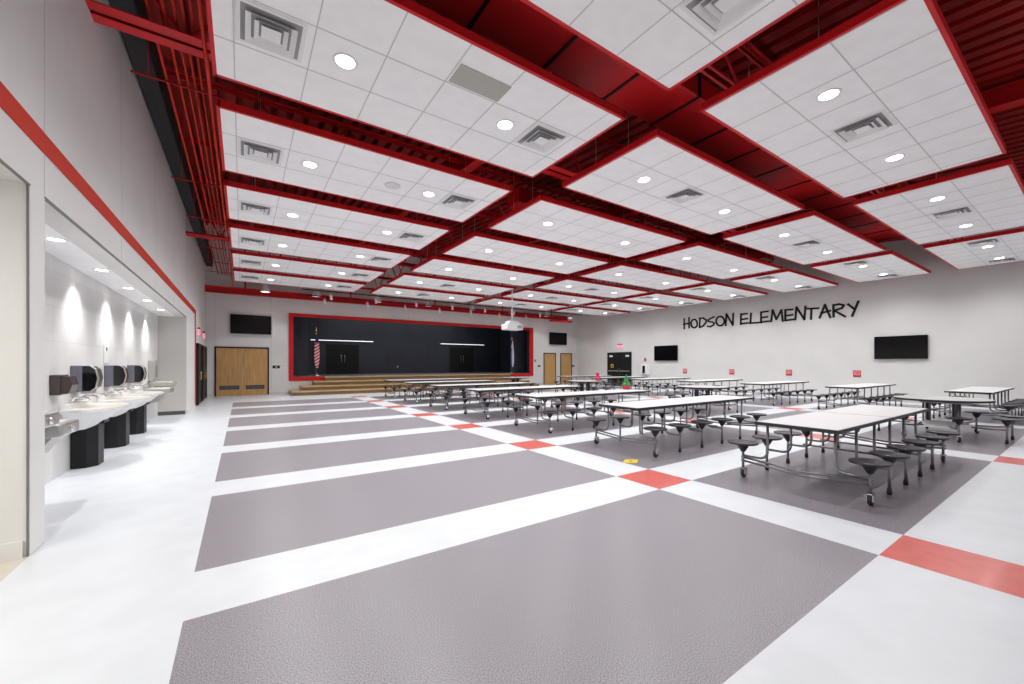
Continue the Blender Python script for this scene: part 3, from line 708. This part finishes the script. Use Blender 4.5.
# ------------------------------------------------------------------ stage furnishing
def curtain(lab, x0, x1, y, z1=5.3):
    n = int((x1-x0)/.05); vs = []; fs = []
    for i in range(n+1):
        x = x0+(x1-x0)*i/n; d = .012*math.sin(i*.5)
        vs += [(x,y+d,SZ0+.03),(x,y+d,z1),(x,y+d+.015,SZ0+.03),(x,y+d+.015,z1)]
    for i in range(n): a = 4*i; fs += [(a,a+4,a+5,a+1),(a+2,a+3,a+7,a+6)]
    o = MB().add(vs,fs,0,True).build('stage_curtain','curtain'); tag(o,lab,'curtain')
curtain('dark curtain hanging at the left end of the stage',1.6,3.0,24.2)
curtain('dark curtain hanging at the right end of the stage',16.1,17.6,24.2)
for x0,x1,lab in ((3.55,7.4,'white linear light bar on the stage back wall, left one'),(12.3,16.05,'white linear light bar on the stage back wall, right one')):
    t = thing('light_bar',lab,'light',((x0+x1)/2,28,3.02),0); w=(x1-x0)/2
    MB().bbox(-w,w,-.12,0,-.025,.025,.01).build('light_body','white',t); MB().box(-w+.02,w-.02,-.13,-.12,-.02,.02).build('light_lens','lens_bar',t)
for x0,lab in ((4.45,'dark double doors with long silver pulls at the stage back, left'),(13.1,'dark double doors at the stage back, right of centre')):
    t = thing('stage_door',lab,'door',(x0,28,SZ0)); b = MB(); b.box(0,.05,-.03,0,0,1.95); b.box(2,2.05,-.03,0,0,1.95); b.box(0,2.05,-.03,0,1.9,1.95); b.build('door_frame','dark',t)
    for i in range(2):
        lf = MB().box(.05+i*.975,1.02+i*.975,-.02,0,0,1.9).build('door_leaf','black',t)
        hx = .92 if i == 0 else 1.13
        MB().tube([(hx,-.02,.75),(hx,-.07,.75),(hx,-.07,1.3),(hx,-.02,1.3)], .02, 8).build('pull_handle','chrome',lf)
def flagpole(lab, x, cloth):
    t = thing('flag', lab, 'flag', (x,23.75,SZ0+.004))
    MB().lathe([(.2,0),(.2,.03),(.06,.06),(.03,.12),(.02,.14)], n=18).build('stand','chrome',t)
    MB().tube([(0,0,.1),(0,0,2.4)], .016, 8).build('pole','gold',t)
    MB().lathe([(.01,2.38),(.05,2.42),(.035,2.5),(.008,2.6)], n=10).build('finial','gold',t)
    n = 28; vs = []; fs = []; Z = [2.3,2.1,1.8,1.4,1.0,.7,.45]; R_ = [.02,.05,.08,.1,.11,.09,.05]
    for z,r in zip(Z,R_):
        for i in range(n):
            a = 2*PI*i/n; q = r*(1+.28*math.sin(a*6+z)); vs.append((.04+q*math.cos(a),q*.6*math.sin(a),z))
    mi = []
    b = MB()
    for k in range(len(Z)-1):
        f = [(k*n+i,k*n+(i+1)%n,(k+1)*n+(i+1)%n,(k+1)*n+i) for i in range(n)]
        fs.append(f)
    b.add(vs,[],0)
    for k,f in enumerate(fs):
        for q in f: b.f.append(q); b.mi.append(cloth[1][k] if not callable(cloth[1]) else cloth[1](k,q)); b.sm.append(True)
    b.build('flag_cloth',cloth[0],t)
flagpole('furled red white and blue striped flag on a stand, left side of the stage',3.3,(['flag_stripes','flag_blue'],[1,1,0,0,0,0]))
flagpole('furled white and blue flag with gold top on a stand, right side of the stage',15.95,(['flag_white','flag_lightblue','flag_blue'],lambda k,q: 0 if k<2 else (1 if (q[0]%28)<19 else 0)))
o = MB().box(-.04,.04,-.01,0,-.05,.05).build('wall_outlet','white',None,(9.1,28,1.32)); tag(o,'tiny white outlet on the stage back wall','outlet')

# ------------------------------------------------------------------ wash niche
def make_basin():
    t = thing('wash_basin','x','wash basin')
    def outline(R, D, n=18):   # curved front
        return [(0,-R)]+[(D*(1-abs(2*i/n-1)**2.4)**.6 if 0<i<n else 0, -R+2*R*i/n) for i in range(1,n)]+[(0,R)]
    b = MB(); b.prism(outline(.68,.56),.835,.87,'z'); b.prism(outline(.68,.08),.87,.95,'z'); b.build('basin_deck','solid',t)
    b = MB(); b.lathe([(.3,.872),(.27,.872),(.2,.845),(.001,.84)], n=24, c=(.3,0,0)); b.build('bowl','bowl',t)
    # sloping skirt from rim back to the wall
    top = outline(.62,.5); bot = [(p[0]*.42,p[1]*.6) for p in top]; n = len(top)
    vs = [(p[0],p[1],.835) for p in top]+[(p[0],p[1],.56) for p in bot]
    MB().add(vs,[(i,(i+1)%n,n+(i+1)%n,n+i) for i in range(n)]+[tuple(range(n,2*n))]).build('skirt','vent',t)
    b = MB(); b.prism([(0,-.26),(.16,-.26),(.26,-.14),(.26,.14),(.16,.26),(0,.26)],0,.7,'z'); b.build('pedestal','black',t)
    b = MB(); b.prism([(.1,-.2),(.32,-.14),(.32,.14),(.1,.2)],.62,.8,'z'); b.build('pedestal_collar','black',t)
    fb = None
    for y in (-.4,0,.4):
        if fb is None:
            f = MB(); f.lathe([(.028,.98),(.028,1.0),(.018,1.01)], n=12); f.tube([(0,0,.98),(0,0,1.01),(.05,0,1.035),(.16,0,1.02),(.18,0,.98)], .014, 8)
            fb = f.build('faucet','chrome',t,(.05,y,0))
        else: c = fb.copy(); C.objects.link(c); c.parent = t; c.location = (.05,y,0)
    return t
bs = make_basin()
for i,(y,lab) in enumerate(((8.5,'nearest the camera'),(10.2,'middle one of three'),(11.85,'farthest one of three'))):
    l = 'wall mounted white wash basin on black pedestal with chrome taps, %s' % lab
    if i == 0: bs.location = (XN+.006,y,0); bs['label'] = l; bs['group'] = 'wash basins in the lit niche'; btree = snapshot(bs)
    else: copy_tree(btree, None, (XN+.006,y,0), None, l)
def make_dispenser():
    t = thing('towel_dispenser','x','towel dispenser')
    MB().bbox(0,.12,0,.34,0,.38,.012).build('back_case','grey_plastic',t)
    prof = [(.12,.01),(.2,.01),(.25,.06),(.27,.19),(.25,.32),(.2,.37),(.12,.37)]
    MB().prism(prof,.01,.33,'y').build('front_cover','black_gloss',t)
    MB().tube([(.2,.0,.0),(.26,.0,.05),(.29,.0,.19),(.26,.0,.33),(.2,.0,.38)], .01, 8).build('cover_rim','steel',t)
    MB().box(.1,.2,.02,.32,-.03,.01).build('paper_slot','steel',t)
    return t
td = make_dispenser()
for i,(y,lab) in enumerate(((8.25,'above the nearest wash basin'),(9.95,'above the middle wash basin'),(11.65,'above the farthest wash basin'))):
    l = 'black and grey paper towel dispenser on the niche wall %s' % lab
    if i == 0: td.location = (XN,y,1.1); td['label'] = l; td['group'] = 'towel dispensers in the niche'; dtree2 = snapshot(td)
    else: copy_tree(dtree2, None, (XN,y,1.1), None, l)
t = thing('soap_dispenser','small dark brown wall dispenser at the near end of the niche','dispenser',(XN,7.5,1.1))
MB().bbox(0,.1,0,.3,0,.26,.01).build('back_case','brown_plastic',t); MB().prism([(.1,.02),(.17,.02),(.2,.13),(.17,.24),(.1,.24)],.02,.28,'y').build('front_cover','brown_plastic',t)
t = thing('wall_plate','small white access plate on the niche wall above the middle dispenser','plate',(XN,10.05,1.68))
MB().box(0,.012,-.13,.13,-.16,.16).build('plate_face','white',t); MB().box(.012,.02,-.02,.02,.06,.12).build('plate_latch','black',t)

def fountain(lab, y, filler=False, flip=False):
    t = thing('drinking_fountain', lab, 'drinking fountain', (XN+.006,y,0))
    for k,(a,z) in enumerate(((0,.0),(.58,-.14)) if not flip else ((0,-.14),(.58,0))):
        u = bpy.data.objects.new('fountain_unit', None); C.objects.link(u); u.parent = t; u.location = (0,a,z)
        q = MB(); q.bbox(.02,.52,0,.54,.9,1.03,.02); q.prism([(.0,.9),(.44,.9),(.3,.7),(.0,.62)],.06,.48,'y'); q.build('unit_body','steel',u)
        MB().prism([(.08,.04),(.46,.04),(.46,.5),(.08,.5)],1.031,1.034,'z').build('basin_top','bowl',u)
        MB().tube([(.14,.12,1.03),(.14,.12,1.07),(.18,.14,1.09)], .013, 8).lathe([(.02,1.03),(.02,1.05)], c=(.3,.27,0), n=12).build('bubbler','chrome',u)
        MB().lathe([(.035,.52),(.035,.535),(.02,.545)], n=14, axis='x', c=(0,.27,.965)).build('push_button','chrome',u)
    MB().box(0,.04,.0,1.12,.5,1.0).build('back_panel','steel',t)
    if filler:
        MB().bbox(0,.14,.6,1.0,1.05,1.6,.01).build('bottle_filler','steel',t); MB().box(.14,.142,.66,.94,1.15,1.45).build('filler_recess','grey_plastic',t)
fountain('two level stainless drinking fountain at the near end of the niche',5.3)
fountain('two level stainless drinking fountain with bottle filler at the far end of the niche',13.35,True,True)

# niche lights
ln = ['nearest','second','third','fourth','farthest']
for i,y in enumerate((6.63,8.4,10.1,11.85,13.65)):
    t = thing('niche_light','round recessed light in the white niche soffit, %s of five' % ln[i],'ceiling light',(-1.74,y,ZO),0,'recessed lights in the niche soffit')
    if i == 0:
        a = MB().lathe([(.07,0),(.075,-.006),(.1,-.006),(.1,0)], n=20).build('trim_ring','white',t); bl = MB().lathe([(.07,-.003),(.001,-.003)], n=20).build('lens','lens',t)
    else:
        for q in (a,bl): c = q.copy(); C.objects.link(c); c.parent = t
    ld = bpy.data.lights.new('niche_lamp','SPOT'); ld.energy = 110; ld.spot_size = math.radians(104); ld.spot_blend = 1; ld.shadow_soft_size = .035
    lo = bpy.data.objects.new('niche_lamp',ld); C.objects.link(lo); lo.parent = t; lo.location = (0,0,-.02)

# corridor lights (the side opening is lit)
ld = bpy.data.lights.new('corridor_lamp','AREA'); ld.energy = 60; ld.shape = 'RECTANGLE'; ld.size = .6; ld.size_y = 1.2; ld.color = (1,.98,.93)
lo = bpy.data.objects.new('corridor_lamp',ld); C.objects.link(lo); lo.location = (-2.7,2.6,ZO-.05)
t = thing('corridor_light','flat light fixture in the side corridor ceiling','ceiling light',(-2.7,2.6,ZO-.002))
MB().box(-.32,.32,-.62,.62,-.03,0).build('fixture','lens_bar',t)
# bare area lamp below the stage ceiling
ld = bpy.data.lights.new('stage_lamp','AREA'); ld.energy = 120; ld.shape = 'RECTANGLE'; ld.size = 10; ld.size_y = .4
lo = bpy.data.objects.new('stage_lamp',ld); C.objects.link(lo); lo.location = (9.6,25.6,5.3)

# ------------------------------------------------------------------ world: added fill light entering through the unbuilt end behind the camera
wd = bpy.data.worlds.new('World'); bpy.context.scene.world = wd; wd.use_nodes = True
bg = wd.node_tree.nodes['Background']; bg.inputs[0].default_value = (.95,.98,1,1); bg.inputs[1].default_value = 0.4

# ------------------------------------------------------------------ camera
cam = bpy.data.cameras.new('camera'); co = bpy.data.objects.new('camera', cam); C.objects.link(co)
cam.sensor_width = 36; cam.lens = 402.1/1024*36; cam.sensor_fit = 'HORIZONTAL'
cam.shift_y = -(342-364.1)/1024
co.location = (0,0,1.5); co.rotation_euler = (PI/2,0,-math.radians(33.885))
cam.clip_start = .05; cam.clip_end = 200
sc = bpy.context.scene; sc.camera = co
sc.view_settings.view_transform = 'Standard'; sc.view_settings.look = 'None'; sc.view_settings.gamma = 1; sc.view_settings.use_curve_mapping = False
sc.view_settings.exposure = 0.21
sc.cycles.use_denoising = True
sc.cycles.max_bounces = 10; sc.cycles.diffuse_bounces = 7; sc.cycles.glossy_bounces = 4
sc.cycles.sample_clamp_indirect = 6
